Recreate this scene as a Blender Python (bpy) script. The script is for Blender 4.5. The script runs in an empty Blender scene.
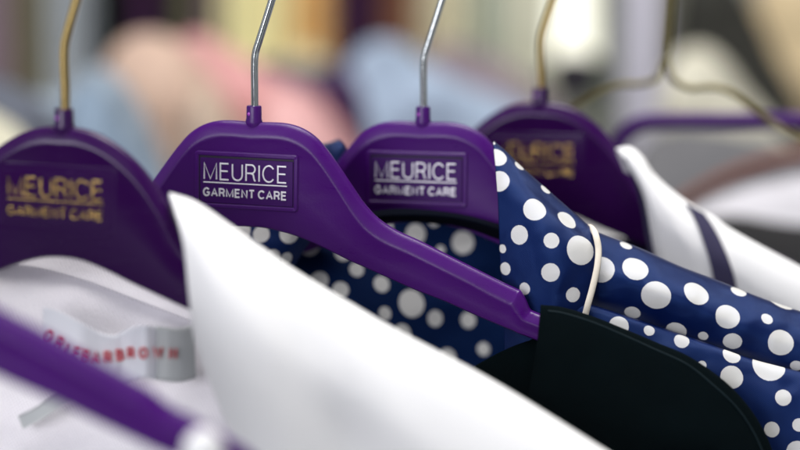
import bpy, math, random
from mathutils import Vector, Matrix, noise
random.seed(7)
S = bpy.context.scene
C = S.collection
# ------------------------------------------------------------------ camera
F = 1889.0                       # focal length in pixels of an 800 px wide picture (85 mm lens)
PITCH = math.radians(10)
CAM = Vector((0, 0, 1.45))
RI = Vector((1, 0, 0)); FW = Vector((0, math.cos(PITCH), -math.sin(PITCH))); UP = Vector((0, math.sin(PITCH), math.cos(PITCH)))
def P(px, py, D):                # D in mm along the view axis
    d = D / 1000
    return CAM + FW * d + RI * ((px - 400) / F * d) + UP * ((225 - py) / F * d)
def proj(p):
    q = p - CAM; d = q.dot(FW)
    return 400 + F * q.dot(RI) / d, 225 - F * q.dot(UP) / d, d * 1000

# ------------------------------------------------------------------ materials
def mat(name, col, rough=.5, metal=0, spec=.5, coat=0, sheen=0, bump=None, emit=None, trans=0, var=0, rvar=0):
    m = bpy.data.materials.new(name); m.use_nodes = True
    nt = m.node_tree; b = nt.nodes['Principled BSDF']
    b.inputs['Base Color'].default_value = (*col, 1)
    b.inputs['Roughness'].default_value = rough
    b.inputs['Metallic'].default_value = metal
    b.inputs['Specular IOR Level'].default_value = spec
    b.inputs['Coat Weight'].default_value = coat
    b.inputs['Coat Roughness'].default_value = .12
    b.inputs['Sheen Weight'].default_value = sheen
    b.inputs['Transmission Weight'].default_value = trans
    if emit:
        b.inputs['Emission Color'].default_value = (*emit[0], 1); b.inputs['Emission Strength'].default_value = emit[1]
    tc = nt.nodes.new('ShaderNodeTexCoord')
    if var:
        n = nt.nodes.new('ShaderNodeTexNoise'); n.inputs['Scale'].default_value = 40; n.inputs['Detail'].default_value = 6
        nt.links.new(tc.outputs['Object'], n.inputs['Vector'])
        mx = nt.nodes.new('ShaderNodeMix'); mx.data_type = 'RGBA'
        mx.inputs['A'].default_value = (*[c * (1 - var) for c in col], 1); mx.inputs['B'].default_value = (*[min(1, c * (1 + var)) for c in col], 1)
        nt.links.new(n.outputs['Fac'], mx.inputs['Factor']); nt.links.new(mx.outputs['Result'], b.inputs['Base Color'])
    if rvar:                      # handling marks: patches and fine scratches of changed gloss
        n = nt.nodes.new('ShaderNodeTexNoise'); n.inputs['Scale'].default_value = 55; n.inputs['Detail'].default_value = 8; n.inputs['Roughness'].default_value = .75
        mp = nt.nodes.new('ShaderNodeMapping'); mp.inputs['Scale'].default_value = (.35, 1, 1.4); mp.inputs['Rotation'].default_value = (0, .45, 0)
        nt.links.new(tc.outputs['Object'], mp.inputs['Vector']); nt.links.new(mp.outputs['Vector'], n.inputs['Vector'])
        r_ = nt.nodes.new('ShaderNodeMapRange'); r_.inputs['From Min'].default_value = .3; r_.inputs['From Max'].default_value = .7
        r_.inputs['To Min'].default_value = rough - rvar; r_.inputs['To Max'].default_value = rough + rvar
        nt.links.new(n.outputs['Fac'], r_.inputs['Value']); nt.links.new(r_.outputs['Result'], b.inputs['Roughness'])
    if bump:
        kind, scale, strength, dist = bump
        if kind == 'noise':
            n = nt.nodes.new('ShaderNodeTexNoise'); n.inputs['Scale'].default_value = scale; n.inputs['Detail'].default_value = 4
            nt.links.new(tc.outputs['Object'], n.inputs['Vector']); out = n.outputs['Fac']
        else:                     # weave / twill : two crossed wave bands
            outs = []
            for rot in ((0, 0.5, 0), (0, -1.0, 0)):
                mp = nt.nodes.new('ShaderNodeMapping'); mp.inputs['Rotation'].default_value = rot
                nt.links.new(tc.outputs['Object'], mp.inputs['Vector'])
                w = nt.nodes.new('ShaderNodeTexWave'); w.bands_direction = 'X'; w.inputs['Scale'].default_value = scale; w.inputs['Distortion'].default_value = 1.5
                w.inputs['Detail Scale'].default_value = 3
                nt.links.new(mp.outputs['Vector'], w.inputs['Vector']); outs.append(w.outputs['Fac'])
            ad = nt.nodes.new('ShaderNodeMath'); ad.operation = 'ADD'
            nt.links.new(outs[0], ad.inputs[0]); nt.links.new(outs[1], ad.inputs[1]); out = ad.outputs[0]
        bp = nt.nodes.new('ShaderNodeBump'); bp.inputs['Strength'].default_value = strength; bp.inputs['Distance'].default_value = dist
        nt.links.new(out, bp.inputs['Height']); nt.links.new(bp.outputs['Normal'], b.inputs['Normal'])
    return m

M = {}
M['purple'] = mat('purple_plastic', (.052, .0022, .130), .33, spec=.32, rvar=.10, var=.10, bump=('noise', 900, .25, .0002))
M['purple_gloss'] = mat('dark_glossy_purple_plastic', (.028, .002, .060), .24, spec=.28, coat=.10, rvar=.08, bump=('noise', 60, .15, .0006))
M['panel'] = mat('purple_panel', (.042, .003, .105), .42, spec=.2, bump=('noise', 1500, .3, .0001))
M['panel_gloss'] = mat('dark_purple_panel', (.020, .004, .045), .35, spec=.3)
M['slot'] = mat('dark_slot', (.008, .002, .02), .6)
M['silver'] = mat('silver_foil', (.80, .78, .84), .42, metal=.35)
M['gold'] = mat('gold_foil', (.50, .33, .12), .16, metal=1, bump=('noise', 300, 1, .004), var=.7)
M['chrome'] = mat('steel_wire', (.62, .66, .67), .14, metal=1, bump=('noise', 400, .2, .0003))
M['brass'] = mat('brass_wire', (.46, .34, .14), .3, metal=1, bump=('noise', 400, .3, .0003))
M['oldbrass'] = mat('aged_brass_wire', (.13, .11, .045), .45, metal=.6)
M['pin'] = mat('magenta_pin', (.35, .05, .45), .25)
M['white'] = mat('white_cotton', (.79, .79, .80), .85, spec=.2, bump=('weave', 900, .25, .0002))
M['linen'] = mat('off_white_linen', (.90, .87, .92), .9, spec=.2, bump=('weave', 250, .5, .0006))
M['satin_label'] = mat('white_satin_label', (.78, .79, .86), .45)
M['grey_label'] = mat('grey_satin_label', (.46, .48, .49), .5)
M['red'] = mat('red_thread', (.60, .012, .03), .7, spec=.2)
M['teal'] = mat('blackish_teal_cotton', (.0010, .0052, .0072), .75, spec=.03, sheen=.003, var=.25, bump=('weave', 800, 1, .0004))
M['piping'] = mat('cream_piping', (.72, .66, .56), .75, bump=('noise', 1500, .5, .0003))
M['navy_trim'] = mat('navy_trim', (.018, .014, .06), .7, bump=('weave', 900, .4, .0002))
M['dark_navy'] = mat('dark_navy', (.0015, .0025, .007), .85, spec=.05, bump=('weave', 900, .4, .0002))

def dot_mat(name, dots, navy=(.0022, .0078, .056), cloth=(.68, .67, .64), rough=.30):
    """navy satin with a printed spot pattern: each spot = (centre in object space, radius)"""
    m = mat(name, navy, rough, spec=.6 if rough < .5 else .1, bump=('weave', 700, .35, .0003))
    nt = m.node_tree; b = nt.nodes['Principled BSDF']
    tc = [n for n in nt.nodes if n.type == 'TEX_COORD'][0]
    fb = [n for n in nt.nodes if n.type == 'BUMP'][0]
    ns = nt.nodes.new('ShaderNodeTexNoise'); ns.inputs['Scale'].default_value = 42; ns.inputs['Detail'].default_value = 2; ns.inputs['Distortion'].default_value = .3
    nt.links.new(tc.outputs['Object'], ns.inputs['Vector'])
    b2 = nt.nodes.new('ShaderNodeBump'); b.inputs['Specular Tint'].default_value = (.16, .33, .9, 1); b2.inputs['Strength'].default_value = .36; b2.inputs['Distance'].default_value = .004
    nt.links.new(ns.outputs['Fac'], b2.inputs['Height']); nt.links.new(b2.outputs['Normal'], fb.inputs['Normal'])
    nz = nt.nodes.new('ShaderNodeTexNoise'); nz.inputs['Scale'].default_value = 1200
    nt.links.new(tc.outputs['Object'], nz.inputs['Vector'])
    last = None
    for c, r in dots:
        d = nt.nodes.new('ShaderNodeVectorMath'); d.operation = 'DISTANCE'
        nt.links.new(tc.outputs['Object'], d.inputs[0]); d.inputs[1].default_value = c
        k = nt.nodes.new('ShaderNodeMath'); k.operation = 'SUBTRACT'; k.inputs[1].default_value = r
        nt.links.new(d.outputs['Value'], k.inputs[0])
        if last is None: last = k.outputs[0]
        else:
            mn = nt.nodes.new('ShaderNodeMath'); mn.operation = 'MINIMUM'
            nt.links.new(last, mn.inputs[0]); nt.links.new(k.outputs[0], mn.inputs[1]); last = mn.outputs[0]
    ma = nt.nodes.new('ShaderNodeMath'); ma.operation = 'MULTIPLY_ADD'; ma.inputs[1].default_value = .0004; 
    nt.links.new(nz.outputs['Fac'], ma.inputs[0]); nt.links.new(last, ma.inputs[2])
    mr = nt.nodes.new('ShaderNodeMapRange'); mr.inputs['From Min'].default_value = .0001; mr.inputs['From Max'].default_value = .0004
    mr.inputs['To Min'].default_value = 1; mr.inputs['To Max'].default_value = 0
    nt.links.new(ma.outputs[0], mr.inputs['Value'])
    mx = nt.nodes.new('ShaderNodeMix'); mx.data_type = 'RGBA'
    mx.inputs['A'].default_value = (*navy, 1); mx.inputs['B'].default_value = (*cloth, 1)
    nt.links.new(mr.outputs['Result'], mx.inputs['Factor']); nt.links.new(mx.outputs['Result'], b.inputs['Base Color'])
    return m

# ------------------------------------------------------------------ object helpers
def tag(o, label=None, cat=None, group=None, kind=None):
    if label: o['label'] = label
    if cat: o['category'] = cat
    if group: o['group'] = group
    if kind: o['kind'] = kind
    return o
def empty(name, loc, label, cat, group=None):
    o = bpy.data.objects.new(name, None); C.objects.link(o); o.location = loc
    o.empty_display_size = .02
    return tag(o, label, cat, group)
def mesh(name, verts, faces, m, parent=None, smooth=True, org=None):
    """verts in world space unless org is False; stored relative to the root's location"""
    off = Vector((0, 0, 0))
    if org is None: off = parent.location.copy() if parent and not parent.parent else (parent['_o'] if False else Vector())
    me = bpy.data.meshes.new(name)
    me.from_pydata([tuple(Vector(v) - off) for v in verts], [], faces)
    me.validate(); me.update()
    for p in me.polygons: p.use_smooth = smooth
    me.materials.append(m)
    o = bpy.data.objects.new(name, me); C.objects.link(o)
    if parent: o.parent = parent
    return o
def copy_tree(o, parent=None):
    c = o.copy(); C.objects.link(c); c.parent = parent
    for ch in [x for x in C.objects if x.parent == o]: copy_tree(ch, c)
    return c

def cr(p, t):                    # catmull-rom through a list at t in 0..1
    n = len(p) - 1; s = min(max(t, 0), 1) * n; i = min(int(s), n - 1); f = s - i
    a = p[max(i - 1, 0)]; b = p[i]; c = p[i + 1]; d = p[min(i + 2, n)]
    if i == 0: a = b * 2 - c
    if i + 2 > n: d = c * 2 - b
    return .5 * ((2 * b) + (c - a) * f + (2 * a - 5 * b + 4 * c - d) * f * f + (3 * b - a - 3 * c + d) * f ** 3)
def loftgrid(curves, nu=80, nv=40, amp=0, fscale=12, seed=0):
    """curves: lists of (px,py,D) -> grid of world points; amp = depth of soft folds in metres"""
    W = [[P(*q) for q in c] for c in curves]
    cols = [[cr(w, i / nu) for w in W] for i in range(nu + 1)]
    g = []
    for i in range(nu + 1):
        col = []
        for j in range(nv + 1):
            p = cr(cols[i], j / nv)
            if amp:
                q = Vector((p.x, p.y * .3, p.z)) * fscale + Vector((seed * 7.3, 0, 0))
                p = p - FW * (noise.noise(q) * amp + noise.noise(q * 2.7) * amp * .34 + noise.noise(q * 6.1) * amp * .09)
            col.append(p)
        g.append(col)
    return g
def cloth(name, grid, m, parent=None, thick=.0008):
    nu = len(grid); nv = len(grid[0])
    rt = parent
    while rt and rt.parent: rt = rt.parent
    off = rt.location.copy() if rt else grid[0][0]
    if parent and parent.type == 'MESH' and not parent.parent: off = parent.location.copy()
    n = nu * nv; V = []
    nor = []
    for i in range(nu):
        for j in range(nv):
            a = grid[min(i + 1, nu - 1)][j] - grid[max(i - 1, 0)][j]; b = grid[i][min(j + 1, nv - 1)] - grid[i][max(j - 1, 0)]
            k = a.cross(b); k = k.normalized() if k.length > 1e-12 else Vector((0, -1, 0))
            nor.append(k)
    s = 1 if sum((k.dot(FW) for k in nor)) < 0 else -1
    for i in range(nu):
        for j in range(nv): V.append(grid[i][j] - off)
    for i in range(nu):
        for j in range(nv): V.append(grid[i][j] - nor[i * nv + j] * s * thick - off)
    Fc = []
    I = lambda i, j: i * nv + j
    for i in range(nu - 1):
        for j in range(nv - 1):
            q = (I(i, j), I(i + 1, j), I(i + 1, j + 1), I(i, j + 1))
            Fc.append(q if s > 0 else q[::-1]); r = tuple(x + n for x in q); Fc.append(r[::-1] if s > 0 else r)
    def side(seq):
        for a, b in zip(seq, seq[1:]): Fc.append((a, b, b + n, a + n))
    side([I(i, 0) for i in range(nu)]); side([I(nu - 1, j) for j in range(nv)]); side([I(i, nv - 1) for i in range(nu)][::-1]); side([I(0, j) for j in range(nv)][::-1])
    me = bpy.data.meshes.new(name); me.from_pydata([tuple(v) for v in V], [], Fc); me.update()
    for p in me.polygons: p.use_smooth = True
    me.materials.append(m)
    o = bpy.data.objects.new(name, me); C.objects.link(o)
    if parent: o.parent = parent
    else: o.location = off
    return o
def spots(grid, dots, off):
    pts = [p for c in grid for p in c]; pr = [proj(p) for p in pts]
    res = []
    for (x, y, r) in dots:
        k = min(range(len(pts)), key=lambda i: (max((pr[i][0] - x) ** 2 + (pr[i][1] - y) ** 2, 25), pr[i][2]))
        c = P(x, y, pr[k][2])
        res.append((tuple(c - off), r * pr[k][2] / 1000 / F))
    return res
def tube(path, r, nseg=12, flat=1.0, closed_ends=True):
    V = []; Fc = []; n = len(path); ref = Vector((0, 1, 0))
    for i, p in enumerate(path):
        t = (path[min(i + 1, n - 1)] - path[max(i - 1, 0)]).normalized()
        a = ref - t * ref.dot(t); a.normalize(); b = t.cross(a)
        rr = r[i] if isinstance(r, (list, tuple)) else r
        for k in range(nseg):
            an = 2 * math.pi * k / nseg
            V.append(p + a * math.cos(an) * rr * flat + b * math.sin(an) * rr)
    for i in range(n - 1):
        for k in range(nseg):
            k2 = (k + 1) % nseg
            Fc.append((i * nseg + k, i * nseg + k2, (i + 1) * nseg + k2, (i + 1) * nseg + k))
    if closed_ends:
        Fc.append(tuple(range(nseg))[::-1]); Fc.append(tuple((n - 1) * nseg + k for k in range(nseg)))
    return V, Fc
def smoothpath(pts, n):
    return [cr(pts, i / (n - 1)) for i in range(n)]
def mb_join(*parts):
    V = []; Fc = []
    for v, f in parts:
        o = len(V); V += list(v); Fc += [tuple(i + o for i in q) for q in f]
    return V, Fc

# ------------------------------------------------------------------ stroke lettering
def arc(cx, cy, rx, ry, a0, a1, n=14):
    return [(cx + rx * math.cos(math.radians(a0 + (a1 - a0) * i / n)), cy + ry * math.sin(math.radians(a0 + (a1 - a0) * i / n))) for i in range(n + 1)]
GL = {
 'M': (.86, [[(0, 0), (0, 1), (.43, .02), (.86, 1), (.86, 0)]]),
 'E': (.58, [[(.58, 0), (0, 0), (0, 1), (.57, 1)], [(0, .53), (.52, .53)]]),
 'U': (.68, [[(0, 1)] + arc(.34, .33, .34, .33, 180, 360) + [(.68, 1)]]),
 'R': (.64, [[(0, 0), (0, 1)] + arc(.36, .74, .26, .26, 90, -90) + [(0, .48)], [(.34, .48), (.50, .40), (.57, .1), (.64, 0)]]),
 'I': (0.0, [[(0, 0), (0, 1)]]),
 'C': (.76, [arc(.40, .5, .40, .5, 38, 322, 26)]),
 'G': (.78, [arc(.40, .5, .40, .5, 42, 325, 26) + [(.74, .46), (.44, .46)]]),
 'A': (.74, [[(0, 0), (.37, 1), (.74, 0)], [(.13, .33), (.61, .33)]]),
 'N': (.66, [[(0, 0), (0, 1), (.66, 0), (.66, 1)]]),
 'T': (.64, [[(0, 1), (.64, 1)], [(.32, 1), (.32, 0)]]),
 'O': (.8, [arc(.40, .5, .40, .5, 90, 450, 28)]),
 'L': (.52, [[(0, 1), (0, 0), (.52, 0)]]),
 'B': (.62, [[(.3, .52), (0, .52), (0, 0)] + arc(.36, .26, .26, .26, -90, 90) + [(.3, .52)], [(0, .5), (0, 1)] + arc(.33, .76, .24, .24, 90, -90)]),
 'W': (1.0, [[(0, 1), (.26, 0), (.5, .95), (.74, 0), (1.0, 1)]]),
}
_e = [0]
def ribbon(pts, w, depth, f, back=0.0):
    """flat raised stroke; f maps (x, y, outward) to 3-D"""
    n = len(pts); L = []
    closed = (Vector(pts[0]) - Vector(pts[-1])).length < 1e-9
    _e[0] += 1; ep = (_e[0] % 5) * 0.000012
    for i in range(n):
        p = Vector(pts[i])
        a = p - Vector(pts[i - 1]) if i > 0 else (p - Vector(pts[-2]) if closed else None)
        b = Vector(pts[i + 1]) - p if i < n - 1 else (Vector(pts[1]) - p if closed else None)
        if a is None: a = b
        if b is None: b = a
        a = a.normalized(); b = b.normalized()
        na = Vector((-a.y, a.x)); nb = Vector((-b.y, b.x)); m = na + nb
        if m.length < 1e-6: m = na
        m.normalize(); k = min(1 / max(m.dot(na), .2), 2.2) if m.dot(na) > .6 else 1.25
        L.append((p + m * w / 2 * k, p - m * w / 2 * k, p + m * w / 2 * k * .7, p - m * w / 2 * k * .7))
    V = []; Fc = []
    for l, r, li, ri in L:
        V += [f(l.x, l.y, back), f(l.x, l.y, depth * .6), f(li.x, li.y, depth + ep), f(ri.x, ri.y, depth + ep), f(r.x, r.y, depth * .6), f(r.x, r.y, back)]
    for i in range(n - 1):
        o = i * 6; q = o + 6
        for k in range(5): Fc.append((o + k, o + k + 1, q + k + 1, q + k))
    Fc.append((0, 1, 2, 3, 4, 5)); o = (n - 1) * 6; Fc.append((o + 5, o + 4, o + 3, o + 2, o + 1, o))
    return V, Fc
def lettering(text, x0, x1, y0, h, w, depth, f, gap=.26, space=.42):
    tot = 0
    for i, ch in enumerate(text):
        tot += space if ch == ' ' else GL[ch][0] + (gap if i < len(text) - 1 else 0)
    sx = (x1 - x0 - w) / tot; x = x0 + w / 2; out = []
    for ch in text:
        if ch == ' ': x += space * sx; continue
        wd, paths = GL[ch]
        for p in paths:
            out.append(ribbon([(x + a * sx, y0 + w / 2 + b * (h - w)) for a, b in p], w, depth, f))
        x += (wd + gap) * sx
    return mb_join(*out)

# ------------------------------------------------------------------ hangers
class Frame:
    def __init__(s, px, py, D, yaw, roll):
        s.o = P(px, py, D); a = math.radians(yaw); r = math.radians(roll)
        u = Vector((math.cos(a), -math.sin(a), 0)); z = Vector((0, 0, 1))
        s.x = u * math.cos(r) - z * math.sin(r); s.z = z * math.cos(r) + u * math.sin(r)
        s.y = s.z.cross(s.x)                   # away from the camera
    def loc(s, px, py, depth=0):               # pixel -> local (x, z) on the hanger's own plane
        d = (P(px, py, 1000) - CAM); o = s.o + s.y * depth
        t = (o - CAM).dot(s.y) / d.dot(s.y); q = CAM + d * t - s.o
        return q.dot(s.x), q.dot(s.z)
    def matrix(s):
        m = Matrix((s.x, s.y, s.z)).transposed().to_4x4(); m.translation = s.o; return m
LV = lambda x, y, z: Vector((x, y, z))

def hanger_body(top, bot, prof_w, th, samples=150):
    """top / bot: matching stations of the right half in local (x, z); mirrored for the left half.
    The section runs from a broad rounded top shoulder over a flat web to a narrow bottom edge."""
    T = [Vector((x, z, 0)) for x, z in top]; B = [Vector((x, z, 0)) for x, z in bot]
    st = []
    for i in range(samples + 1):
        t = i / samples; st.append((cr(T, t), cr(B, t)))
    full = [(Vector((-a.x, a.y, 0)), Vector((-b.x, b.y, 0))) for a, b in st[:0:-1]] + st
    V = []; Fc = []; K = None
    for a, b in full:
        d = b - a; L = d.length; d = d / L
        w = min(prof_w, L * .42)
        pts = [(0, 0)]
        pr = [(.015, .24), (.06, .38), (.25, .56), (.50, .74), (.72, .89), (.86, .97), (1.0, 1.0), (1.14, .975), (1.30, .90)]
        front = [(w * q, -th * h) for q, h in pr] + [(L * .5 + w * .65, -th * .90), (L - .0022, -th * .90), (L - .0009, -th * .87), (L - .0002, -th * .72)]
        ring = [(0, 0)] + front + [(L, -th * .5), (L, th * .5)] + [(p, -q) for p, q in front[::-1]]
        K = len(ring)
        for s, y in ring:
            p = a + d * s; V.append(Vector((p.x, y, p.y)))
    n = len(full)
    for i in range(n - 1):
        for k in range(K):
            k2 = (k + 1) % K
            Fc.append((i * K + k, (i + 1) * K + k, (i + 1) * K + k2, i * K + k2))
    Fc.append(tuple(range(K))); Fc.append(tuple((n - 1) * K + k for k in range(K))[::-1])
    return V, Fc
def rrect(x0, x1, z0, z1, r, n=6):
    out = []
    for cx, cz, a in ((x1 - r, z1 - r, 0), (x0 + r, z1 - r, 90), (x0 + r, z0 + r, 180), (x1 - r, z0 + r, 270)):
        for i in range(n + 1):
            t = math.radians(a + 90 * i / n); out.append((cx + r * math.cos(t), cz + r * math.sin(t)))
    return out
def plate(x0, x1, z0, z1, r, yb, yf, bev):
    """flat rounded plate from depth yb to yf (yf nearer the viewer = more negative)"""
    a = rrect(x0, x1, z0, z1, r); b = rrect(x0 + bev, x1 - bev, z0 + bev, z1 - bev, max(r - bev, .0001)); n = len(a)
    V = [LV(x, yb, z) for x, z in a] + [LV(x, yf + bev, z) for x, z in a] + [LV(x, yf, z) for x, z in b]
    Fc = []
    for l in range(2):
        for i in range(n):
            j = (i + 1) % n; Fc.append((l * n + i, l * n + j, (l + 1) * n + j, (l + 1) * n + i))
    Fc.append(tuple(2 * n + i for i in range(n)))
    return V, Fc
def ring_frame(x0, x1, z0, z1, r, w, yb, yf, bv=.0005):
    def loop(k): return rrect(x0 + k, x1 - k, z0 + k, z1 - k, max(r - k, .0003))
    prof = [(0, yb), (0, yf + bv), (w * .25, yf), (w * .75, yf), (w, yf + bv), (w, yb)]
    L = [[LV(x, y, z) for x, z in loop(k)] for k, y in prof]; n = len(L[0])
    V = [p for l in L for p in l]; Fc = []
    for l in range(len(prof) - 1):
        for i in range(n):
            j = (i + 1) % n; Fc.append((l * n + i, l * n + j, (l + 1) * n + j, (l + 1) * n + i))
    return V, Fc
def lathe(prof, cx=0, cy=0, n=24, sy=1):
    V = []; Fc = []
    for r, z in prof:
        for k in range(n):
            a = 2 * math.pi * k / n; V.append(LV(cx + r * math.cos(a), cy + r * math.sin(a) * sy, z))
    for i in range(len(prof) - 1):
        for k in range(n):
            k2 = (k + 1) % n; Fc.append((i * n + k, i * n + k2, (i + 1) * n + k2, (i + 1) * n + k))
    Fc.append(tuple(range(n))[::-1]); Fc.append(tuple((len(prof) - 1) * n + k for k in range(n)))
    return V, Fc

def lmesh(name, vf, m, parent, smooth=True):
    o = mesh(name, vf[0], vf[1], m, parent, smooth, org=False)
    if smooth:
        me = o.data
        try: me.set_sharp_from_angle(angle=math.radians(38))
        except Exception: pass
    return o

def build_hanger(fr, top, bot, label_px, hook_px, style, nm, cat, lab, group, neck):
    root = empty(nm, (0, 0, 0), lab, cat, group); root.matrix_world = fr.matrix()
    th = .0052
    body = lmesh('hanger_body', hanger_body([fr.loc(*p) for p in top], [fr.loc(*p) for p in bot], neck['bev'], th), M[style['body']], root)
    # neck socket with its pin
    r = neck['r']; zt = neck['h']
    lmesh('neck_socket', lathe([(r * .8, -.004), (r * 1.12, -.0008), (r * 1.10, .0004), (r, .0018), (r * .98, zt - .0006), (r * .9, zt), (r * .5, zt)], sy=.9), M[style['body']], root)
    pv, pf = lathe([(.0009, 0), (.0009, .0009), (.0006, .0012)], n=14)
    pv = [LV(v.x - r * .42, -r * .82 * .9 - v.z * .6 + .0003, v.y + zt * .52) for v in pv]
    lmesh('pin', (pv, pf), M['pin'], root)
    # hook
    hp = [LV(x, 0, z) for x, z in (fr.loc(*q) for q in hook_px)]
    hp[0].z = -.002
    path = []
    for i in range(len(hp) - 1): pass
    path = smoothpath(hp, 110)
    lmesh('hook', tube(path, neck['hook_r'], 16), M[style['hook']], root)
    # name plate
    (ax, az), (bx, bz) = fr.loc(*label_px[0], -th), fr.loc(*label_px[1], -th)   # text line: left end, right end
    y0 = -th * .90
    k = (bx - ax) / 83.5                      # local length of one picture pixel on the plate
    lz = (az + bz) / 2                        # height of the rule
    X0, X1, Z0, Z1 = ax - 9.2 * k, bx + 11 * k, lz - 25 * k, lz + 30.5 * k
    fo = lmesh('label_frame', ring_frame(X0, X1, Z0, Z1, 4 * k, 4.6 * k, y0 + .001, y0 - style.get('rim', .0009), min(.0005, style.get('rim', .0009) * .6)), M[style['body']], root)
    lmesh('label_slot', plate(X0 + 4.2 * k, X1 - 4.2 * k, Z0 + 4.2 * k, Z1 - 4.2 * k, .6 * k, y0 + .0005, y0 - .00012, .0001), M[style.get('slot', 'slot')], root, False)
    pl = lmesh('label_panel', plate(X0 + 5.6 * k, X1 - 5.2 * k, Z0 + 5 * k, Z1 - 6.6 * k, .6 * k, y0, y0 - style.get('pt', .0006), .0002), M[style['panel']], root, False)
    yf = y0 - style.get('pt', .0006)
    f = lambda x, z, d: LV(x, yf - d, z)
    lm = M[style['letter']]
    parts = [lettering('MEURICE', ax, bx, lz + 2.4 * k, 17.2 * k, 1.55 * k * style['bold'], .00022, f, gap=.27)]
    parts.append(ribbon([(ax, lz), (bx, lz)], 1.15 * k * style['bold'], .0002, f))
    parts.append(lettering('GARMENT CARE', ax - .6 * k, bx, lz - 14.0 * k, 8.8 * k, 1.62 * k, .00022, f, gap=.34, space=.30))
    lt = lmesh('lettering', mb_join(*parts), lm, pl, False)
    return root

# --- flat topped purple hanger (the sharp one)
fA = Frame(254, 122, 900, 12, 1.2)
topA = [(254, 122), (275, 122.3), (290, 124), (304, 129), (317, 138), (329, 152), (341, 169), (353, 187), (364, 203), (378, 218), (396, 230), (420, 241), (450, 256), (480, 271), (503, 282.5), (517, 289), (521, 291), (526, 300), (530, 309), (534, 311.5), (543, 315), (565, 324), (590, 336), (602, 346), (606, 356)]
botA = [(254, 226), (262, 226.5), (272, 228), (282, 230.5), (293, 233.5), (303, 237), (315, 242), (328, 248), (340, 254), (352, 260), (368, 267), (388, 276), (415, 288), (446, 300), (478, 314.5), (497, 322.5), (503, 325), (509, 327.5), (514, 329.5), (519, 332), (530, 336), (552, 345), (577, 356), (590, 362), (598, 364)]
hookA = [(255, 118), (254.7, 90), (254.5, 66), (255.5, 53), (260, 38), (272, 0), (283, -38), (281, -75), (258, -100), (226, -97), (205, -72), (203, -50)]
hangA = build_hanger(fA, topA, botA, [(203.6, 181.6), (287, 186.6)], hookA,
    dict(body='purple', panel='panel', letter='silver', hook='chrome', bold=1.0), 'clothes_hanger', 'hanger',
    'sharply focused flat topped purple hanger with crisp white lettering and a notched arm end', 'purple clothes hangers on the rail',
    dict(bev=.0072, r=.0037, h=.0078, hook_r=.00175))
# --- round topped dark glossy hanger with gold lettering
fB = Frame(64, 127, 818, 12, 1.6)
topB = [(64, 127), (80, 128), (97, 133), (112, 141), (128, 153), (143, 168), (157, 187), (169, 207), (178, 226), (190, 243), (210, 258), (245, 276), (290, 296), (340, 320), (372, 338)]
botB = [(64, 256), (76, 257.5), (88, 260.5), (100, 265), (112, 270.5), (125, 277), (138, 283.5), (152, 290), (165, 296), (180, 303), (205, 314), (240, 329), (280, 345), (325, 362), (352, 370)]
hookB = [(65, 122), (65, 95), (64, 70), (64, 50), (67, 34), (77, 0), (90, -42), (87, -82), (62, -108), (28, -105), (6, -78), (4, -55)]
hangB = build_hanger(fB, topB, botB, [(7, 197.5), (103, 205.5)], hookB,
    dict(body='purple_gloss', panel='purple_gloss', slot='purple_gloss', letter='gold', hook='brass', rim=.00012, pt=.00025, bold=1.35), 'clothes_hanger', 'hanger',
    'round headed dark purple hanger with gold lettering at the left edge, in the white shirt', 'purple clothes hangers on the rail',
    dict(bev=.0070, r=.0042, h=.0080, hook_r=.0021))
h3 = copy_tree(hangA); h3.matrix_world = Frame(423, 122, 942, 11, .2).matrix()
h3['label'] = 'slightly blurred flat topped purple hanger with white lettering, inside the navy polka dot shirt'
topC = topA[:15] + [(514, 288), (520, 292), (527, 297.5), (534, 302), (541, 305), (549, 308.5), (568, 318), (592, 331), (605, 342), (610, 352)]
h0 = build_hanger(fA, topC, botA, [(203.6, 181.6), (287, 186.6)], hookA,
    dict(body='purple', panel='panel', letter='silver', hook='chrome', bold=1.0), 'clothes_hanger', 'hanger', 'x', 'purple clothes hangers on the rail', dict(bev=.0072, r=.0037, h=.0078, hook_r=.00175))
h0.matrix_world = Frame(-182, 160, 690, 5, 5.0).matrix()
h0['label'] = 'strongly blurred purple hanger crossing the bottom left corner over the red lettered label'
h4 = copy_tree(hangB); h4.matrix_world = Frame(540, 102, 1022, 12, .2).matrix()
h4['label'] = 'round headed dark purple hanger with blurred gold lettering, behind the polka dot collar'

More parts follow.
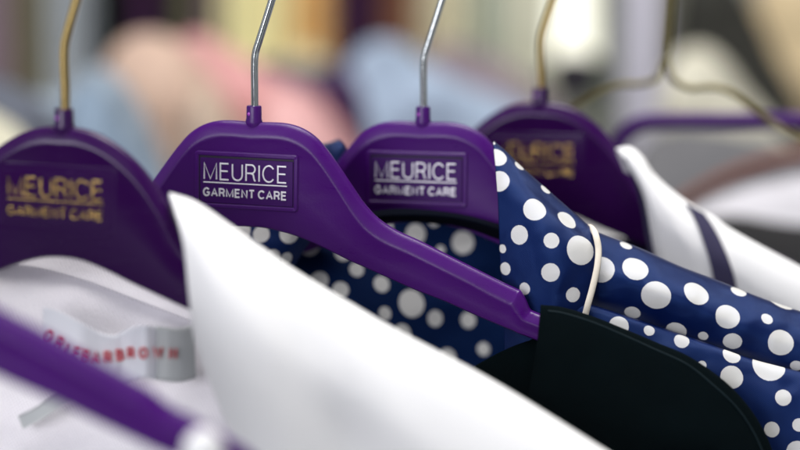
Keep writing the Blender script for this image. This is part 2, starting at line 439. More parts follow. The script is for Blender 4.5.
# ------------------------------------------------------------------ white shirt on the left hanger
shirt = empty('white_shirt', P(150, 420, 830), 'white shirt with a red lettered brand label inside, on the leftmost gold lettered hanger', 'shirt')
g = loftgrid([
    [(176, 215, 830), (200, 226, 830), (230, 244, 830), (262, 265, 830), (300, 288, 830), (350, 317, 828), (400, 345, 826), (500, 398, 824), (640, 472, 820)],
    [(171, 200, 818), (197, 209, 818), (230, 229, 818), (262, 251, 818), (300, 276, 817), (350, 306, 815), (400, 335, 812), (500, 388, 808), (622, 462, 804)],
    [(170, 193, 806), (198, 203, 806), (230, 225, 806), (262, 248, 806), (300, 274, 805), (350, 304, 803), (400, 333, 801), (500, 386, 798), (622, 461, 794)],
    [(176, 215, 797), (208, 232, 795), (245, 260, 794), (280, 285, 794), (320, 312, 793), (372, 345, 791), (425, 378, 788), (520, 425, 786), (634, 490, 784)],
    [(184, 250, 793), (218, 285, 786), (262, 325, 784), (300, 352, 786), (345, 385, 786), (400, 420, 782), (460, 455, 780), (550, 500, 778), (660, 560, 776)],
    [(189, 300, 792), (228, 345, 784), (272, 385, 782), (312, 415, 785), (355, 445, 788), (405, 480, 782), (470, 520, 778), (560, 560, 776), (660, 620, 774)],
    [(196, 345, 796), (236, 405, 786), (282, 455, 782), (322, 490, 784), (365, 520, 786), (415, 550, 782), (470, 580, 778), (560, 630, 776), (660, 690, 774)],
    [(222, 415, 800), (262, 480, 790), (300, 530, 784), (335, 560, 784), (375, 590, 784), (420, 620, 782), (480, 660, 780), (560, 700, 778), (660, 760, 774)]],
    110, 70, .0007, 14, 1)
cloth('collar', g, M['white'], shirt, .0016)
g = loftgrid([
    [(-60, 205, 846), (20, 205, 850), (80, 210, 853), (140, 225, 853), (200, 245, 846)],
    [(-60, 245, 846), (20, 243, 851), (80, 250, 853), (140, 272, 853), (205, 300, 845)],
    [(-60, 268, 843), (20, 266, 848), (80, 280, 851), (140, 302, 850), (212, 330, 843)]], 60, 24, .0006, 30, 3)
cloth('collar_band', g, M['linen'], shirt, .0012)
g = loftgrid([
    [(-60, 250, 846), (20, 250, 852), (80, 264, 855), (140, 286, 854), (212, 312, 848)],
    [(-60, 320, 840), (20, 315, 846), (80, 322, 850), (150, 332, 850), (225, 345, 842)],
    [(-60, 380, 836), (20, 375, 842), (80, 378, 846), (150, 380, 846), (240, 400, 838)],
    [(-60, 440, 832), (20, 435, 838), (80, 435, 842), (150, 438, 842), (260, 450, 836)],
    [(-60, 560, 828), (20, 555, 834), (80, 555, 838), (150, 555, 838), (280, 560, 834)]], 80, 60, .0022, 26, 4)
cloth('inner_back', g, M['linen'], shirt, .001)
lab_top = [(43, 307, 832), (58, 311, 829), (80, 322, 826), (100, 332, 828), (114, 335, 829), (122, 331.5, 830), (132, 327, 829), (145, 325, 826), (156, 326, 829)]
lab_bot = [(43, 352, 832), (58, 358, 829), (80, 370, 826), (100, 382, 828), (114, 388, 829), (122, 384, 830), (132, 380, 829), (145, 378, 826), (156, 380, 829)]
lab_mid = [((a[0] + b[0]) / 2, (a[1] + b[1]) / 2, a[2] - 1) for a, b in zip(lab_top, lab_bot)]
lg = loftgrid([lab_top, lab_mid, lab_bot], 80, 14)
lo = cloth('brand_label', lg, M['satin_label'], shirt, .0004)
gg = loftgrid([[(153, 326, 830), (165, 327, 827), (180, 328, 828), (194, 324, 832)], [(153, 352, 829), (165, 352, 826), (180, 353, 827), (195, 350, 831)], [(154, 379, 830), (165, 381, 827), (180, 382, 828), (196, 378, 832)]], 30, 14)
cloth('size_tab', gg, M['grey_label'], shirt, .0005)
gg = loftgrid([[(66, 390, 831), (50, 398, 830), (34, 408, 830), (18, 416, 832)], [(72, 401, 831), (56, 410, 830), (40, 420, 830), (23, 429, 832)]], 16, 6)
cloth('care_tab', gg, M['grey_label'], shirt, .0005)
letters = []
pts_l = [p for c in lg for p in c] + [p for c in gg for p in c]
prl = [proj(p) for p in [p for c in lg for p in c]]
def depth_at(x, y):
    if x > 154: return 826
    return min(prl, key=lambda q: (q[0] - x) ** 2 + (q[1] - y) ** 2)[2]
for ch, x, y, rot in [('O', 49, 335, -28), ('R', 60, 342, -28), ('L', 69, 348, -24), ('E', 77, 352, -16), ('B', 86, 355, -10), ('A', 96, 357, -4), ('R', 108, 357, 4), ('B', 120, 355, 8), ('R', 131, 353, 6), ('O', 143, 353, 0), ('W', 158, 352.5, -1), ('N', 173, 353.5, -1)]:
    D = depth_at(x, y) - 1.2; ca, sa = math.cos(math.radians(rot)), math.sin(math.radians(rot)); w, paths = GL[ch]
    def f(a, b, d, x=x, y=y, D=D, ca=ca, sa=sa, w=w):
        a = (a - w / 2) * 8.8; b = (b - .5) * 9.8
        if ch == 'W': a *= .9
        return P(x + a * ca - b * sa, y - (a * sa + b * ca), D - d * 1000)
    for p in paths: letters.append(ribbon(p, .21, .0002, f, -.0006))
off = shirt.location
lv, lf = mb_join(*letters)
lo2 = lmesh('lettering', ([v - off for v in lv], lf), M['red'], lo, False)

# white strap over the blurred arm
sg = loftgrid([
    [(184, 452, 680), (190, 440, 680), (203, 434, 680), (216, 440, 680), (224, 452, 680)],
    [(183, 448, 668), (189, 435, 666), (203, 428, 665), (217, 434, 666), (225, 447, 668)],
    [(181, 462, 662), (188, 446, 656), (203, 440, 654), (218, 446, 656), (226, 462, 662)],
    [(178, 520, 662), (188, 520, 656), (203, 520, 654), (218, 520, 656), (228, 520, 662)],
    [(178, 640, 662), (188, 640, 656), (203, 640, 654), (218, 640, 656), (228, 640, 662)]], 30, 40)
so = cloth('garment_strap', sg, M['white'], None, .0012)
tag(so, 'small blurred rounded white strap in front of the purple arm at the bottom edge', 'strap')

# ------------------------------------------------------------------ navy polka dot shirt
polka = empty('polka_dot_shirt', P(600, 420, 905), 'navy blue satin shirt with white polka dots and cream piping, in the middle and right', 'shirt')
O = polka.location
# inside back of the neck
gi = loftgrid([
    [(195, 190, 975), (250, 185, 978), (300, 185, 980), (360, 188, 980), (430, 190, 988), (500, 200, 992), (560, 215, 990)],
    [(200, 225, 968), (250, 226, 970), (300, 230, 972), (360, 240, 972), (430, 245, 986), (500, 250, 994), (560, 265, 990)],
    [(210, 265, 958), (250, 265, 960), (300, 270, 962), (360, 285, 962), (430, 292, 980), (500, 300, 994), (560, 315, 990)],
    [(225, 320, 952), (270, 320, 952), (310, 325, 952), (360, 335, 954), (430, 345, 976), (500, 350, 990), (560, 365, 988)],
    [(240, 420, 944), (280, 420, 944), (320, 425, 944), (370, 430, 948), (440, 440, 970), (500, 440, 985), (560, 450, 985)]], 110, 80, .002, 22, 8)
di = [(309.5, 246.5, 10), (343, 253, 8.5), (357, 269, 8), (319.5, 279.5, 9.5), (341, 289, 9), (388, 226, 6),
      (416, 234, 11), (434, 221, 6), (463, 242.5, 12), (489, 233, 5), (441, 250, 5), (382.5, 283.5, 9.2), (412.5, 303, 15), (386, 313, 7.5), (436, 318.5, 8.8), (403.5, 334, 11.2), (361, 320, 8.5),
      (468.5, 320, 8.5), (448, 358, 10.5), (484, 349, 7), (320, 312, 7), (335, 200, 9), (300, 200, 8), (420, 375, 9), (380, 352, 7), (480, 290, 9), (450, 278, 6), (516, 300, 8), (330, 332, 8)]
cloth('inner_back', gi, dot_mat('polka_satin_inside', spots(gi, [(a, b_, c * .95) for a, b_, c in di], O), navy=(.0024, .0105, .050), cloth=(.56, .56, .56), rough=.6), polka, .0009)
# dark strip laid in front of the hanger's lower edge
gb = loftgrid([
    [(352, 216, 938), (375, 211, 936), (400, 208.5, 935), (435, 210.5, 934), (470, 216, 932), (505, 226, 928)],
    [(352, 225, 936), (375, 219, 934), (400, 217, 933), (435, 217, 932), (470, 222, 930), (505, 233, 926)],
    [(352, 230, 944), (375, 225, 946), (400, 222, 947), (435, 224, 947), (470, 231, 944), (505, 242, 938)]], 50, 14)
cloth('dark_strip', gb, M['dark_navy'], polka, .0012)
# left collar leaf, between the two flat topped hangers
gt = loftgrid([
    [(200, 250, 960), (235, 215, 955), (270, 180, 950), (305, 150, 950), (330, 142, 966), (338, 139, 972)],
    [(195, 250, 940), (235, 217, 938), (270, 185, 936), (303, 158, 936), (331, 145, 960), (341, 141, 966)],
    [(215, 275, 936), (246, 240, 932), (278, 210, 932), (308, 180, 932), (333, 160, 956), (346, 148, 966)],
    [(235, 300, 934), (262, 268, 930), (290, 240, 930), (315, 205, 932), (338, 178, 956), (349, 164, 968)],
    [(252, 335, 938), (280, 300, 936), (297, 262, 936), (322, 225, 940), (344, 190, 960), (352, 175, 972)]], 70, 50, .0016, 30, 2)
dt = [(238, 231, 12.5), (261, 234, 8.5), (289, 234, 9.5), (273.5, 256.5, 7), (287.5, 259.5, 6.8), (262, 275, 8), (300, 190, 8), (280, 290, 7)]
cloth('collar', gt, dot_mat('polka_satin_left', spots(gt, dt, O)), polka, .001)
# front collar leaf
gc = loftgrid([
    [(497, 165, 925), (510, 172, 924), (524, 184, 923), (546, 203, 922), (568, 222, 920), (583, 240, 918)],
    [(494, 141, 912), (506, 151, 911), (521, 166, 910), (546, 188, 909), (570, 209, 907), (589, 226, 906)],
    [(495, 160, 903), (510, 170, 902), (526, 184, 900), (548, 203, 899), (572, 223, 898), (595, 240, 898)],
    [(498, 205, 900), (516, 210, 895), (536, 218, 891), (556, 228, 890), (578, 240, 892), (598, 254, 896)],
    [(500, 262, 902), (520, 263, 894), (540, 266, 888), (560, 270, 887), (578, 273, 890), (595, 278, 894)],
    [(503, 305, 904), (520, 303, 896), (540, 302, 890), (556, 302, 888), (572, 302, 890), (587, 304, 893)],
    [(505, 370, 908), (522, 368, 902), (540, 364, 896), (554, 362, 894), (566, 360, 894), (577, 358, 896)]], 90, 90, .0016, 30, 11)
dc = [(494, 140, 4.5), (498, 156, 10), (499, 181, 10.5), (522, 163, 7), (548, 186.5, 7), (535, 208.5, 12), (569, 217.5, 11.5), (518, 235, 10), (501, 249, 5), (551.5, 240.5, 7.8), (582, 249.5, 15.5), (550.5, 272.5, 9.2), (503.5, 269, 7), (523.5, 289, 6.5), (573.5, 295, 7.5), (530, 330, 8), (560, 330, 8)]
cl = cloth('collar', gc, dot_mat('polka_satin_collar', spots(gc, dc, O)), polka, .001)
pp = smoothpath([P(*q) for q in [(588, 234, 915), (589, 227, 908), (593, 230, 900), (596, 236, 894), (598.5, 250, 892), (597, 268, 890), (592, 290, 889), (586, 312, 889), (579, 345, 892)]], 60)
pv, pf = tube([p for p in pp], .00155, 12, .6)
mesh('piping', [v - O for v in pv], pf, M['piping'], cl, org=False)
# shoulder, upper layer
gu = loftgrid([
    [(570, 240, 930), (600, 252, 930), (640, 266, 930), (680, 284, 930), (720, 298, 930), (765, 314, 930), (860, 345, 930)],
    [(570, 221, 915), (600, 233, 914), (640, 248, 913), (680, 266, 912), (720, 281, 912), (765, 299, 912), (860, 331, 912)],
    [(572, 234, 905), (602, 247, 903), (642, 262, 901), (684, 281, 900), (724, 296, 900), (768, 314, 901), (862, 345, 902)],
    [(576, 262, 902), (606, 272, 897), (648, 288, 894), (692, 305, 893), (732, 320, 894), (774, 335, 896), (866, 368, 896)],
    [(578, 290, 903), (606, 298, 899), (646, 311, 898), (690, 328, 897), (732, 342, 897), (776, 356, 897), (866, 388, 896)],
    [(578, 306, 908), (606, 316, 906), (646, 329, 905), (690, 345, 904), (732, 359, 904), (776, 374, 904), (866, 406, 903)]], 120, 70, .0022, 34, 21)
du = [(601, 269, 13.5), (627.5, 242, 7.5), (636, 267, 13.5), (656, 296, 15), (698, 291, 14), (740, 288, 9), (728, 316, 12.5), (768, 317.5, 6.5), (783, 298, 14), (632, 314.5, 8.4), (675.5, 333, 11), (703, 337.5, 5.6), (732.5, 343, 9.8), (781, 342.5, 13), (796, 367, 6.2), (812, 325, 8)]
cloth('shoulder', gu, dot_mat('polka_satin_shoulder', spots(gu, du, O)), polka, .001)
# lower layer: its folded edge lies over the upper one
gl = loftgrid([
    [(574, 304, 903), (600, 311, 903), (640, 324, 902), (686, 339, 901), (725, 353, 900), (756, 364, 900), (800, 376, 899), (866, 394, 898)],
    [(574, 299, 897), (600, 307.5, 896), (640, 320.5, 895), (686, 336, 894), (725, 350, 893), (756, 360.5, 893), (800, 372, 892), (866, 390, 891)],
    [(574, 308, 893), (600, 318, 892), (640, 331, 891), (684, 347, 890), (722, 362, 889), (754, 373, 889), (800, 386, 888), (866, 402, 888)],
    [(574, 350, 893), (600, 360, 890), (640, 374, 888), (680, 388, 887), (716, 400, 886), (750, 410, 886), (800, 424, 885), (866, 440, 885)],
    [(574, 470, 893), (600, 480, 890), (640, 490, 888), (680, 500, 887), (716, 510, 884), (750, 520, 884), (800, 530, 884), (866, 540, 884)]], 110, 80, .002, 30, 33)
dl = [(619, 326, 10), (649.5, 330, 5.6), (682, 340, 7.8), (733, 353, 10), (769.5, 364, 17), (702, 365, 4.5), (732, 377, 11.5), (783.5, 397.5, 8.2), (772, 429.5, 7.6), (799, 425, 6.5), (797, 452, 11), (740, 440, 8), (815, 385, 9)]
cloth('front_panel', gl, dot_mat('polka_satin_front', spots(gl, dl, O)), polka, .001)

# ------------------------------------------------------------------ blackish shirt on the sharp hanger
dark = empty('dark_shirt', P(640, 440, 872), 'plain blackish teal shirt covering the arm end of the sharp purple hanger', 'shirt')
g = loftgrid([
    [(546, 318, 884), (566, 320, 884), (596, 329, 883), (630, 342, 882), (662, 356, 882), (694, 372, 880), (722, 394, 878), (742, 420, 876), (756, 450, 876), (766, 490, 876)],
    [(541, 305, 872), (562, 307, 872), (592, 316, 871), (626, 329.5, 870), (658, 343, 869), (690, 357, 867), (722, 379, 866), (745, 402, 865), (764, 430, 864), (778, 465, 864)],
    [(540, 312, 864), (561, 317, 862), (591, 327, 861), (624, 341, 860), (655, 355, 859), (686, 370, 858), (716, 392, 857), (738, 415, 857), (756, 442, 857), (770, 474, 857)],
    [(536, 350, 860), (558, 362, 856), (586, 374, 854), (616, 386, 853), (646, 398, 852), (676, 412, 852), (704, 430, 851), (726, 448, 851), (744, 472, 851), (758, 500, 851)],
    [(528, 400, 860), (550, 414, 855), (578, 428, 852), (606, 440, 851), (636, 452, 850), (664, 466, 850), (690, 484, 850), (712, 500, 850), (730, 520, 850), (744, 545, 850)],
    [(515, 500, 862), (540, 515, 856), (568, 530, 853), (596, 540, 851), (624, 550, 850), (652, 560, 850), (680, 575, 850), (700, 590, 850), (720, 610, 850), (734, 630, 850)]], 110, 80, .0022, 24, 41)
cl = cloth('collar', g, M['teal'], dark, .0016)
def seam(name, grid, px, r, m, parent, off, lift=.0001, n=120):
    P_ = [p for c in grid for p in c]; q_ = [proj(p) for p in P_]; out = []
    for t in range(n):
        v = cr([Vector((a, b, 0)) for a, b in px], t / (n - 1))
        near = sorted(range(len(P_)), key=lambda i: (q_[i][0] - v.x) ** 2 + (q_[i][1] - v.y) ** 2)[:14]
        near = [i for i in near if q_[i][2] < min(q_[k][2] for k in near) + 4]
        ws = [1 / ((q_[i][0] - v.x) ** 2 + (q_[i][1] - v.y) ** 2 + .6) for i in near]
        out.append(P(v.x, v.y, sum(w * q_[i][2] for w, i in zip(ws, near)) / sum(ws) - lift * 1000))
    vv, ff = tube(out, r, 8)
    return mesh(name, [x - off for x in vv], ff, m, parent, org=False)
M['teal_highlight'] = mat('dark_teal_edge_highlight', (.0035, .010, .0135), .7, spec=.12)  # edge highlight put into the colour: raised seam lighter than its cloth
seam('seam', g, [(548, 311), (564, 313.5), (593, 322.5), (625, 336), (656, 350), (687, 364.5), (713, 385), (737, 408), (755, 435), (769, 468)], .00055, M['teal_highlight'], cl, dark.location)
g = loftgrid([
    [(430, 402, 902), (455, 388, 902), (480, 373, 902), (510, 358, 901), (545, 345, 900)],
    [(425, 398, 893), (455, 378, 892), (480, 363, 892), (510, 347.5, 891), (545, 335, 890)],
    [(430, 412, 888), (458, 392, 886), (484, 378, 885), (513, 365, 884), (547, 355, 884)],
    [(440, 520, 884), (468, 500, 880), (494, 485, 878), (520, 480, 876), (550, 480, 876)]], 60, 40, .0015, 26, 44)
cloth('inner_front', g, M['teal'], dark, .0012)

# ------------------------------------------------------------------ white garment with navy band on the round hanger behind
wst = empty('white_jacket', P(700, 300, 1000), 'white garment with one navy stripe down its shoulder, behind the polka dot shirt at right', 'jacket')
g = loftgrid([
    [(626, 170, 1012), (636, 176, 1012), (650, 192, 1012), (672, 210, 1010), (690, 222, 1008), (712, 234, 1006), (743, 254, 1004), (775, 273, 1002), (860, 312, 1000)],
    [(616, 149, 1002), (630, 147, 1000), (643, 157, 998), (654, 173, 996), (671, 189, 994), (690, 203, 992), (713, 216, 990), (745, 237, 988), (860, 298, 984)],
    [(623, 157, 994), (634, 162, 990), (645, 172, 988), (655, 187, 986), (671, 203, 984), (690, 217, 983), (714, 231, 982), (746, 252, 980), (862, 314, 978)],
    [(643, 195, 990), (650, 203, 985), (657, 213, 983), (668, 222, 981), (682, 234, 979), (700, 246, 978), (724, 260, 977), (755, 280, 976), (864, 344, 974)],
    [(653, 245, 990), (661, 248, 985), (670, 254, 983), (682, 262, 981), (696, 272, 979), (714, 284, 978), (738, 296, 977), (768, 316, 976), (866, 380, 972)],
    [(668, 320, 990), (676, 322, 985), (686, 326, 983), (698, 334, 981), (712, 344, 979), (730, 354, 978), (752, 366, 977), (780, 386, 976), (870, 440, 972)]], 110, 70, .001, 20, 51)
wb = cloth('collar', g, M['white'], wst, .0014)
# the stripe follows the cloth: points picked from the surface, raised a hair
pts = [p for c in g for p in c]; pr = [proj(p) for p in pts]
def onsurf(x, y, lift=1.1):
    k = min(range(len(pts)), key=lambda i: (max((pr[i][0] - x) ** 2 + (pr[i][1] - y) ** 2, 9), pr[i][2]))
    return (x, y, pr[k][2] - lift)
sl = [(686, 203), (692, 212), (698, 225), (703, 240), (708, 256), (712, 272), (715, 290)]
sr = [(704, 213), (711, 223), (718, 235), (724, 248), (730, 263), (735, 280), (738, 298)]
sm = [((a[0] + b[0]) / 2, (a[1] + b[1]) / 2) for a, b in zip(sl, sr)]
gs = loftgrid([[onsurf(*q) for q in sl], [onsurf(*q) for q in sm], [onsurf(*q) for q in sr]], 40, 10)
cloth('stripe', gs, M['navy_trim'], wb, .0008)
gn = loftgrid([
    [(624, 158, 992), (631, 172, 992), (638, 192, 992), (643, 215, 991), (647, 240, 990), (655, 275, 990)],
    [(634, 157, 998), (643, 172, 996), (652, 195, 995), (660, 218, 994), (667, 245, 993), (676, 280, 993)]], 30, 10)
cloth('facing', gn, M['navy_trim'], wst, .001)
gw = loftgrid([
    [(520, 175, 1040), (560, 180, 1042), (600, 190, 1044), (650, 205, 1040)],
    [(520, 215, 1036), (560, 215, 1038), (600, 225, 1040), (655, 235, 1034)],
    [(520, 240, 1033), (565, 235, 1034), (605, 240, 1036), (660, 244, 1030)]], 40, 20, .001, 20, 5)
cloth('inner_back', gw, M['white'], wst, .001)
gk = loftgrid([
    [(540, 236, 1032), (580, 236, 1034), (620, 238, 1034), (665, 243, 1028)],
    [(540, 300, 1026), (580, 300, 1026), (620, 300, 1026), (675, 300, 1022)]], 30, 12, .001, 20, 6)
cloth('lining', gk, M['dark_navy'], wst, .001)

# ------------------------------------------------------------------ wire hanger and purple tube hanger behind, at right
wh = empty('wire_hanger', P(668, 90, 1085), 'thin aged brass wire hanger with a twisted neck, blurred at upper right', 'hanger')
o = wh.location
def twist(pa, pb, r, turns, ph, n=60):
    out = []
    for i in range(n + 1):
        t = i / n; p = pa.lerp(pb, t); a = ph + turns * 2 * math.pi * t
        out.append(p + Vector((math.cos(a) * r, math.sin(a) * r, 0)))
    return out
nb, ntp = P(665, 52, 1085), P(670, -12, 1085)
t1 = twist(nb, ntp, .0022, 5, 0); t2 = twist(nb, ntp, .0022, 5, math.pi)
hk = smoothpath([P(*q) for q in [(670, -12, 1085), (674, -40, 1085), (668, -72, 1085), (644, -88, 1085), (618, -76, 1085), (610, -55, 1085)]], 40)
left = smoothpath([P(*q) for q in [(665, 52, 1085), (660, 66, 1085), (655, 79, 1085), (640, 84, 1087), (620, 85, 1090), (598, 93, 1094), (575, 107, 1100), (540, 128, 1106), (480, 160, 1120)]], 60)
right = smoothpath([P(*q) for q in [(665, 52, 1085), (668, 66, 1084), (674, 80, 1082), (690, 88, 1080), (712, 87, 1077), (732, 93, 1074), (755, 110, 1070), (785, 130, 1066), (830, 155, 1060), (880, 180, 1052)]], 70)
v, f = tube(t1, .0017, 8); mesh('twisted_neck', [x - o for x in mb_join(tube(t1, .0014, 8), tube(t2, .0014, 8))[0]], mb_join(tube(t1, .0014, 8), tube(t2, .0014, 8))[1], M['oldbrass'], wh, org=False)
v, f = tube(hk, .0019, 10); mesh('hook', [x - o for x in v], f, M['brass'], wh, org=False)
for pth in (left, right):
    v, f = tube(pth, .0019, 10); mesh('arm', [x - o for x in v], f, M['oldbrass'], wh, org=False)
ph = empty('tube_hanger', P(720, 120, 1180), 'purple rounded hanger bar running level across the right side, strongly blurred', 'hanger')
o = ph.location
bar = smoothpath([P(*q) for q in [(604, 186, 1200), (612, 160, 1195), (622, 138, 1190), (640, 124, 1185), (670, 121, 1180), (720, 121, 1176), (780, 121, 1172), (840, 122, 1168), (880, 130, 1166), (905, 155, 1164)]], 70)
v, f = tube(bar, .0054, 14); mesh('bar', [x - o for x in v], f, M['panel'], ph, org=False)
hk = smoothpath([P(*q) for q in [(755, 120, 1174), (755, 60, 1174), (756, 20, 1174), (768, -30, 1174), (772, -70, 1174), (748, -100, 1174), (715, -90, 1174)]], 50)

# ------------------------------------------------------------------ garments on the racks behind
def garment(name, ridge, D, col, label, cat='shirt', drop=150, group='clothes on the rack behind', collar=None, amp=.04):
    m = mat(name + '_cloth', col, .85, spec=.1, bump=('weave', 300, .4, .0006), var=.12)
    n = len(ridge); cx = sum(p[0] for p in ridge) / n
    c0 = [(x, y + drop * 1.6, D + 90) for x, y in ridge]; c1 = [(x, y + drop * .3, D + 75) for x, y in ridge]
    c2 = [(x, y, D + 25) for x, y in ridge]; c3 = [(x, y + drop * .25, D - 20) for x, y in ridge]
    c4 = [(x, y + drop, D - 45) for x, y in ridge]; c5 = [(x, y + drop * 2.0, D - 50) for x, y in ridge]
    g = loftgrid([c0, c1, c2, c3, c4, c5], 60, 50, amp, 9, D * .01)
    if collar:
        root = empty(name, P(cx, ridge[0][1] + drop, D), label, cat, group)
        cloth('body', g, m, root, .003)
        cm = mat(name + '_collar', collar[1], .8, var=.1)
        cg = loftgrid([[(x, y, d + 8) for x, y, d in collar[0]], [(x, y - collar[2], d - 5) for x, y, d in collar[0]], [(x, y, d - 20) for x, y, d in collar[0]], [(x, y + collar[2], d - 22) for x, y, d in collar[0]]], 40, 18)
        cloth('collar', cg, cm, root, .003)
        return root
    o = cloth(name, g, m, None, .003)
    return tag(o, label, cat, group)
def drape(name, x0, x1, D, col, label, y0=-90, y1=170, cat='garment', group='clothes hanging at the very back'):
    m = mat(name + '_cloth', col, .85, spec=.1, bump=('weave', 250, .4, .0006), var=.1)
    c = []
    for t in (0, .25, .5, .75, 1):
        row = []
        for k in range(9):
            u = k / 8; bulge = math.sin(u * math.pi) * 60
            row.append((x0 + (x1 - x0) * u + math.sin(t * 5 + x0) * 2, y0 + (y1 - y0) * t, D - bulge + (12 if k % 2 else -12)))
        c.append(row)
    g = loftgrid(c, 40, 24, .006, 12, x0 * .1)
    o = cloth(name, g, m, None, .004)
    return tag(o, label, cat, group)

garment('grey_blue_shirt', [(-90, 60), (-40, 70), (10, 88), (50, 92), (85, 66), (112, 72), (135, 100), (160, 160), (175, 230)], 1650, (.25, .30, .36), 'blurred grey blue shirt shoulder at far left, behind the brass hook', drop=130, amp=.05)
garment('slate_jacket', [(-60, 95), (-20, 76), (15, 84), (40, 98), (62, 122), (80, 150), (95, 200)], 1560, (.10, .11, .14), 'blurred slate coloured jacket low at far left, left of the gold lettered hanger', 'jacket', drop=90, amp=.03)
garment('cream_blouse', [(-120, 120), (-60, 104), (-20, 108), (10, 122), (30, 142), (50, 180)], 1480, (.55, .53, .42), 'blurred cream blouse at the left edge above the gold lettered hanger', 'blouse', drop=90, amp=.02)
garment('steel_blue_shirt', [(70, 100), (86, 84), (104, 90), (122, 118), (142, 150), (165, 190), (180, 240)], 1600, (.19, .25, .33), 'blurred steel blue shirt left of the peach one', drop=100, amp=.02)
garment('peach_shirt', [(92, 110), (104, 66), (122, 42), (148, 32), (172, 38), (198, 62), (225, 100), (250, 150), (270, 220)], 1800, (.50, .36, .29), 'blurred peach shirt between the grey blue and the pink one', drop=120)
garment('pink_shirt', [(160, 70), (180, 40), (205, 36), (235, 52), (270, 74), (305, 88), (335, 110), (360, 150), (375, 210)], 1930, (.58, .30, .30), 'blurred salmon pink shirt behind the neck of the sharp hanger', drop=120)
garment('tan_shirt', [(176, 150), (190, 98), (206, 84), (222, 100), (240, 130), (262, 170), (280, 230)], 1720, (.44, .34, .27), 'blurred tan shirt between the peach shirt and the salmon pink one', drop=110)
garment('rose_shirt', [(250, 130), (268, 96), (290, 92), (312, 108), (335, 135), (352, 180)], 1840, (.62, .36, .36), 'blurred pale rose shirt right of the neck of the sharp hanger', drop=110)
garment('yellow_cardigan', [(285, 70), (296, 52), (314, 50), (332, 66), (342, 96)], 2300, (.60, .56, .34), 'blurred yellow green cardigan right of the steel hook', 'cardigan', drop=40)
garment('plum_blouse', [(318, 95), (328, 72), (342, 68), (358, 80), (368, 108)], 1980, (.045, .02, .06), 'small dark plum blouse between the rose and light blue shirts', 'blouse', drop=30)
garment('navy_jacket', [(240, 80), (262, 60), (290, 62), (315, 66), (338, 62), (356, 82), (372, 120), (385, 170)], 2080, (.06, .05, .10), 'blurred dark plum jacket between the pink and the light blue shirt', 'jacket', drop=100)
garment('light_blue_shirt', [(335, 95), (352, 58), (375, 42), (402, 44), (430, 66), (465, 84), (500, 96), (535, 116), (570, 160)], 2000, (.30, .37, .48), 'blurred light blue shirt behind the two middle hooks', drop=110, amp=.05)
garment('mauve_jacket', [(410, 80), (430, 52), (455, 44), (485, 52), (512, 66), (540, 90), (565, 120), (590, 170)], 2250, (.24, .19, .22), 'blurred mauve grey jacket beyond the light blue shirt', 'jacket', drop=100)
garment('cream_shirt', [(655, 120), (664, 74), (684, 50), (708, 48), (730, 66), (752, 96), (780, 130), (820, 180)], 1900, (.55, .53, .44), 'blurred cream shirt behind the wire hanger', drop=90)
garment('grey_shirt', [(630, 170), (645, 140), (670, 128), (705, 128), (740, 132), (780, 140), (830, 160)], 1750, (.13, .13, .14), 'blurred mid grey shirt below the level purple bar', drop=110)
garment('brown_collared_shirt', [(668, 216), (690, 200), (715, 186), (745, 172), (780, 162), (820, 156), (880, 152)], 1420, (.62, .61, .66), 'blurred white shirt with a brown collar edge at the right side', drop=110,
        collar=([(664, 212, 1435), (690, 194, 1432), (715, 180, 1430), (745, 167, 1428), (780, 157, 1426), (830, 148, 1425)], (.16, .05, .03), 4), amp=.012)
garment('charcoal_jacket', [(690, 228), (712, 217), (742, 216), (775, 222), (810, 226), (860, 230)], 1270, (.022, .022, .024), 'blurred charcoal jacket above the striped white garment at right', 'jacket', drop=70, amp=.01)
garment('black_jacket', [(668, 60), (680, -10), (700, -50), (728, -40), (752, 10), (775, 55), (795, 100), (820, 160)], 2100, (.032, .032, .028), 'blurred black jacket above the cream shirt', 'jacket', drop=110)
garment('beige_coat', [(745, 90), (752, 10), (764, -60), (790, -80), (830, -60), (870, 0), (890, 80)], 2300, (.60, .48, .30), 'blurred sandy beige coat in the upper right corner', 'coat', drop=160)

DR = [('mauve_dress', -40, 18, (.33, .25, .30), 'blurred mauve dress in the upper left corner'),
      ('olive_dress', 16, 42, (.22, .20, .12), 'narrow blurred olive garment near the upper left corner'),
      ('pale_grey_shirt', 40, 96, (.48, .52, .56), 'pale grey shirt either side of the brass hook'),
      ('black_coat', 97, 131, (.006, .008, .007), 'blurred black coat above the peach shirt'),
      ('plum_scarf', 130, 158, (.10, .035, .11), 'blurred plum scarf above the peach shirt'),
      ('black_trousers', 157, 178, (.010, .014, .010), 'narrow blurred black trousers right of the plum scarf'),
      ('olive_coat', 176, 194, (.16, .15, .10), 'narrow blurred grey olive coat above the pink shirt'),
      ('plum_dress', 192, 218, (.12, .06, .12), 'blurred plum dress above the pink shirt'),
      ('yellow_blouse', 222, 290, (.86, .80, .46), 'bright pale yellow blouse behind the steel hook'),
      ('orange_top', 288, 334, (.80, .52, .22), 'blurred orange yellow top right of the pale yellow blouse'),
      ('aubergine_dress', 336, 382, (.055, .02, .06), 'dark aubergine dress above the light blue shirt'),
      ('rust_jumper', 380, 416, (.26, .12, .07), 'rust brown jumper left of the second steel hook'),
      ('cream_dress', 416, 470, (.66, .62, .46), 'cream dress right of the second steel hook'),
      ('sage_dress', 468, 506, (.50, .56, .48), 'pale sage green dress at the top, left of the gold hook'),
      ('ivory_dress', 504, 552, (.74, .74, .62), 'ivory dress beside the bright window'),
      ('grey_green_coat', 596, 616, (.22, .25, .19), 'narrow grey green coat just left of the pale pillar'),
      ('stone_coat', 655, 684, (.28, .28, .23), 'stone grey coat right of the pale pillar'),
      ('violet_dress', 680, 700, (.12, .06, .14), 'narrow violet dress right of the twisted wire neck')]
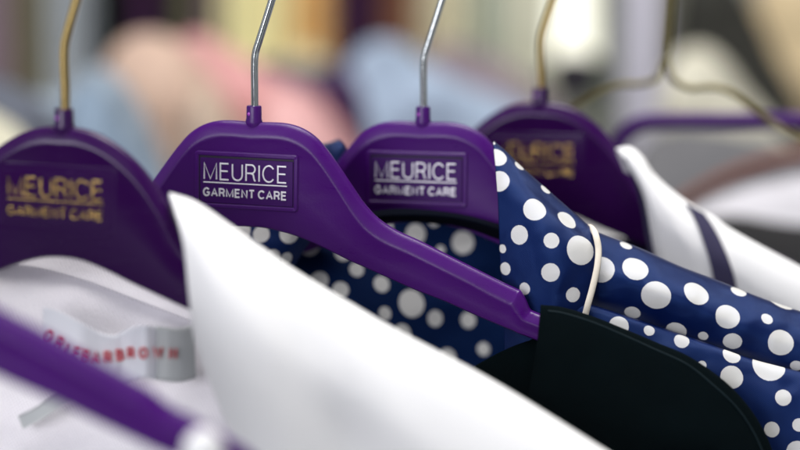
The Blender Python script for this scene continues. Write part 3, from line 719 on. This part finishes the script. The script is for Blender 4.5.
for nm, a, b, col, lb in DR:
    drape(nm, a, b, 2750 + (hash(nm) % 1) + random.uniform(-60, 60), col, lb)

def box(name, cx0, cx1, cy0, cy1, D, depth, m, parent=None, bev=.004):
    a = P(cx0, cy1, D); b = P(cx1, cy0, D)
    x0, x1 = a.x, b.x; z0, z1 = a.z, b.z; y0 = a.y; y1 = y0 + depth
    V = [(x, y, z) for x in (x0, x1) for y in (y0, y1) for z in (z0, z1)]
    Fc = [(0, 1, 3, 2), (4, 6, 7, 5), (0, 4, 5, 1), (2, 3, 7, 6), (0, 2, 6, 4), (1, 5, 7, 3)]
    off = parent.location if parent else Vector(((x0 + x1) / 2, y0, z0))
    me = bpy.data.meshes.new(name); me.from_pydata([tuple(Vector(v) - off) for v in V], [], Fc); me.update(); me.materials.append(m)
    o = bpy.data.objects.new(name, me); C.objects.link(o)
    if parent: o.parent = parent
    else: o.location = off
    md = o.modifiers.new('bevel', 'BEVEL'); md.width = bev; md.segments = 3
    return o
pil = box('pillar', 617, 655, -250, 420, 2450, .10, mat('pale_paint', (.56, .55, .64), .6, var=.05), bev=.012)
tag(pil, 'pale lavender grey upright pillar behind the purple hanger bar', 'pillar')
win = empty('window', P(580, 60, 3300), 'bright daylit window at the top, right of the gold hook', 'window')
box('pane', 548, 612, -160, 62, 3300, .01, mat('daylit_glass', (.9, .9, .8), .4, emit=((1, .98, .82), 1.05)), win, .002)
wf = mat('window_paint', (.5, .5, .42), .5)
for (a, b, c, d) in ((543, 548, -165, 67), (612, 617, -165, 67), (548, 612, 62, 67), (548, 612, -165, -160)):
    box('frame', a, b, c, d, 3290, .05, wf, win, .003)
v, f = lathe([(.001, -.03), (.022, -.026), (.032, -.008), (.033, .008), (.024, .026), (.001, .031)], n=24)
kn = mesh('hat', v, f, mat('black_felt', (.012, .010, .018), .8, var=.2), None, org=False); kn.location = P(575, 78, 2300)
tag(kn, 'small blurred black hat shape under the bright window', 'hat')

wall = box('wall', -1400, 2200, -1300, 1500, 4100, .1, mat('wall_paint', (.42, .42, .38), .8, var=.06), bev=.001)
tag(wall, kind='structure')

# ------------------------------------------------------------------ light
w = bpy.data.worlds.new('World'); S.world = w; w.use_nodes = True
nt = w.node_tree; bg = nt.nodes['Background']; bg.inputs['Strength'].default_value = .62
tc = nt.nodes.new('ShaderNodeTexCoord'); nz = nt.nodes.new('ShaderNodeTexNoise'); nz.inputs['Scale'].default_value = 2.6; nz.inputs['Detail'].default_value = 2
nt.links.new(tc.outputs['Generated'], nz.inputs['Vector'])
rp = nt.nodes.new('ShaderNodeValToRGB'); rp.color_ramp.elements[0].position = .44; rp.color_ramp.elements[0].color = (.05, .05, .06, 1)
rp.color_ramp.elements[1].position = .62; rp.color_ramp.elements[1].color = (.95, .97, 1.0, 1)
nt.links.new(nz.outputs['Fac'], rp.inputs['Fac']); nt.links.new(rp.outputs['Color'], bg.inputs['Color'])
def area(name, loc, target, sx, sy, power, col):
    l = bpy.data.lights.new(name, 'AREA'); l.shape = 'RECTANGLE'; l.size = sx; l.size_y = sy; l.energy = power; l.color = col
    o = bpy.data.objects.new(name, l); C.objects.link(o); o.location = loc
    o.rotation_euler = (Vector(target) - Vector(loc)).to_track_quat('-Z', 'Y').to_euler(); return o
ctr = P(400, 225, 900)
area('ceiling_light', (.15, .75, 2.75), ctr, .9, .5, 14.5, (1, .98, .95))
area('window_light', (-1.25, -.45, 2.0), ctr, .8, .9, 9, (.92, .96, 1))
area('front_fill_light', (-.95, -1.0, 1.75), P(180, 380, 830), 1.0, 1.0, 22, (.95, .94, 1))  # added soft fill behind the camera, brightens the linen
area('shop_light', (.2, 1.3, 3.4), P(400, 100, 2400), 2.0, 1.0, 58, (1, .97, .92))

cd = bpy.data.cameras.new('camera'); cam = bpy.data.objects.new('camera', cd); C.objects.link(cam); S.camera = cam
cam.location = CAM; cam.rotation_euler = (math.radians(90) - PITCH, 0, 0)
cd.lens = F / 800 * 36; cd.sensor_width = 36; cd.clip_start = .02; cd.clip_end = 50
cd.dof.use_dof = True; cd.dof.focus_distance = .889; cd.dof.aperture_fstop = 85 / 35.5; cd.dof.aperture_blades = 0
S.view_settings.view_transform = 'Standard'; S.view_settings.look = 'None'; S.view_settings.exposure = 0; S.view_settings.gamma = 1
S.render.engine = 'CYCLES'
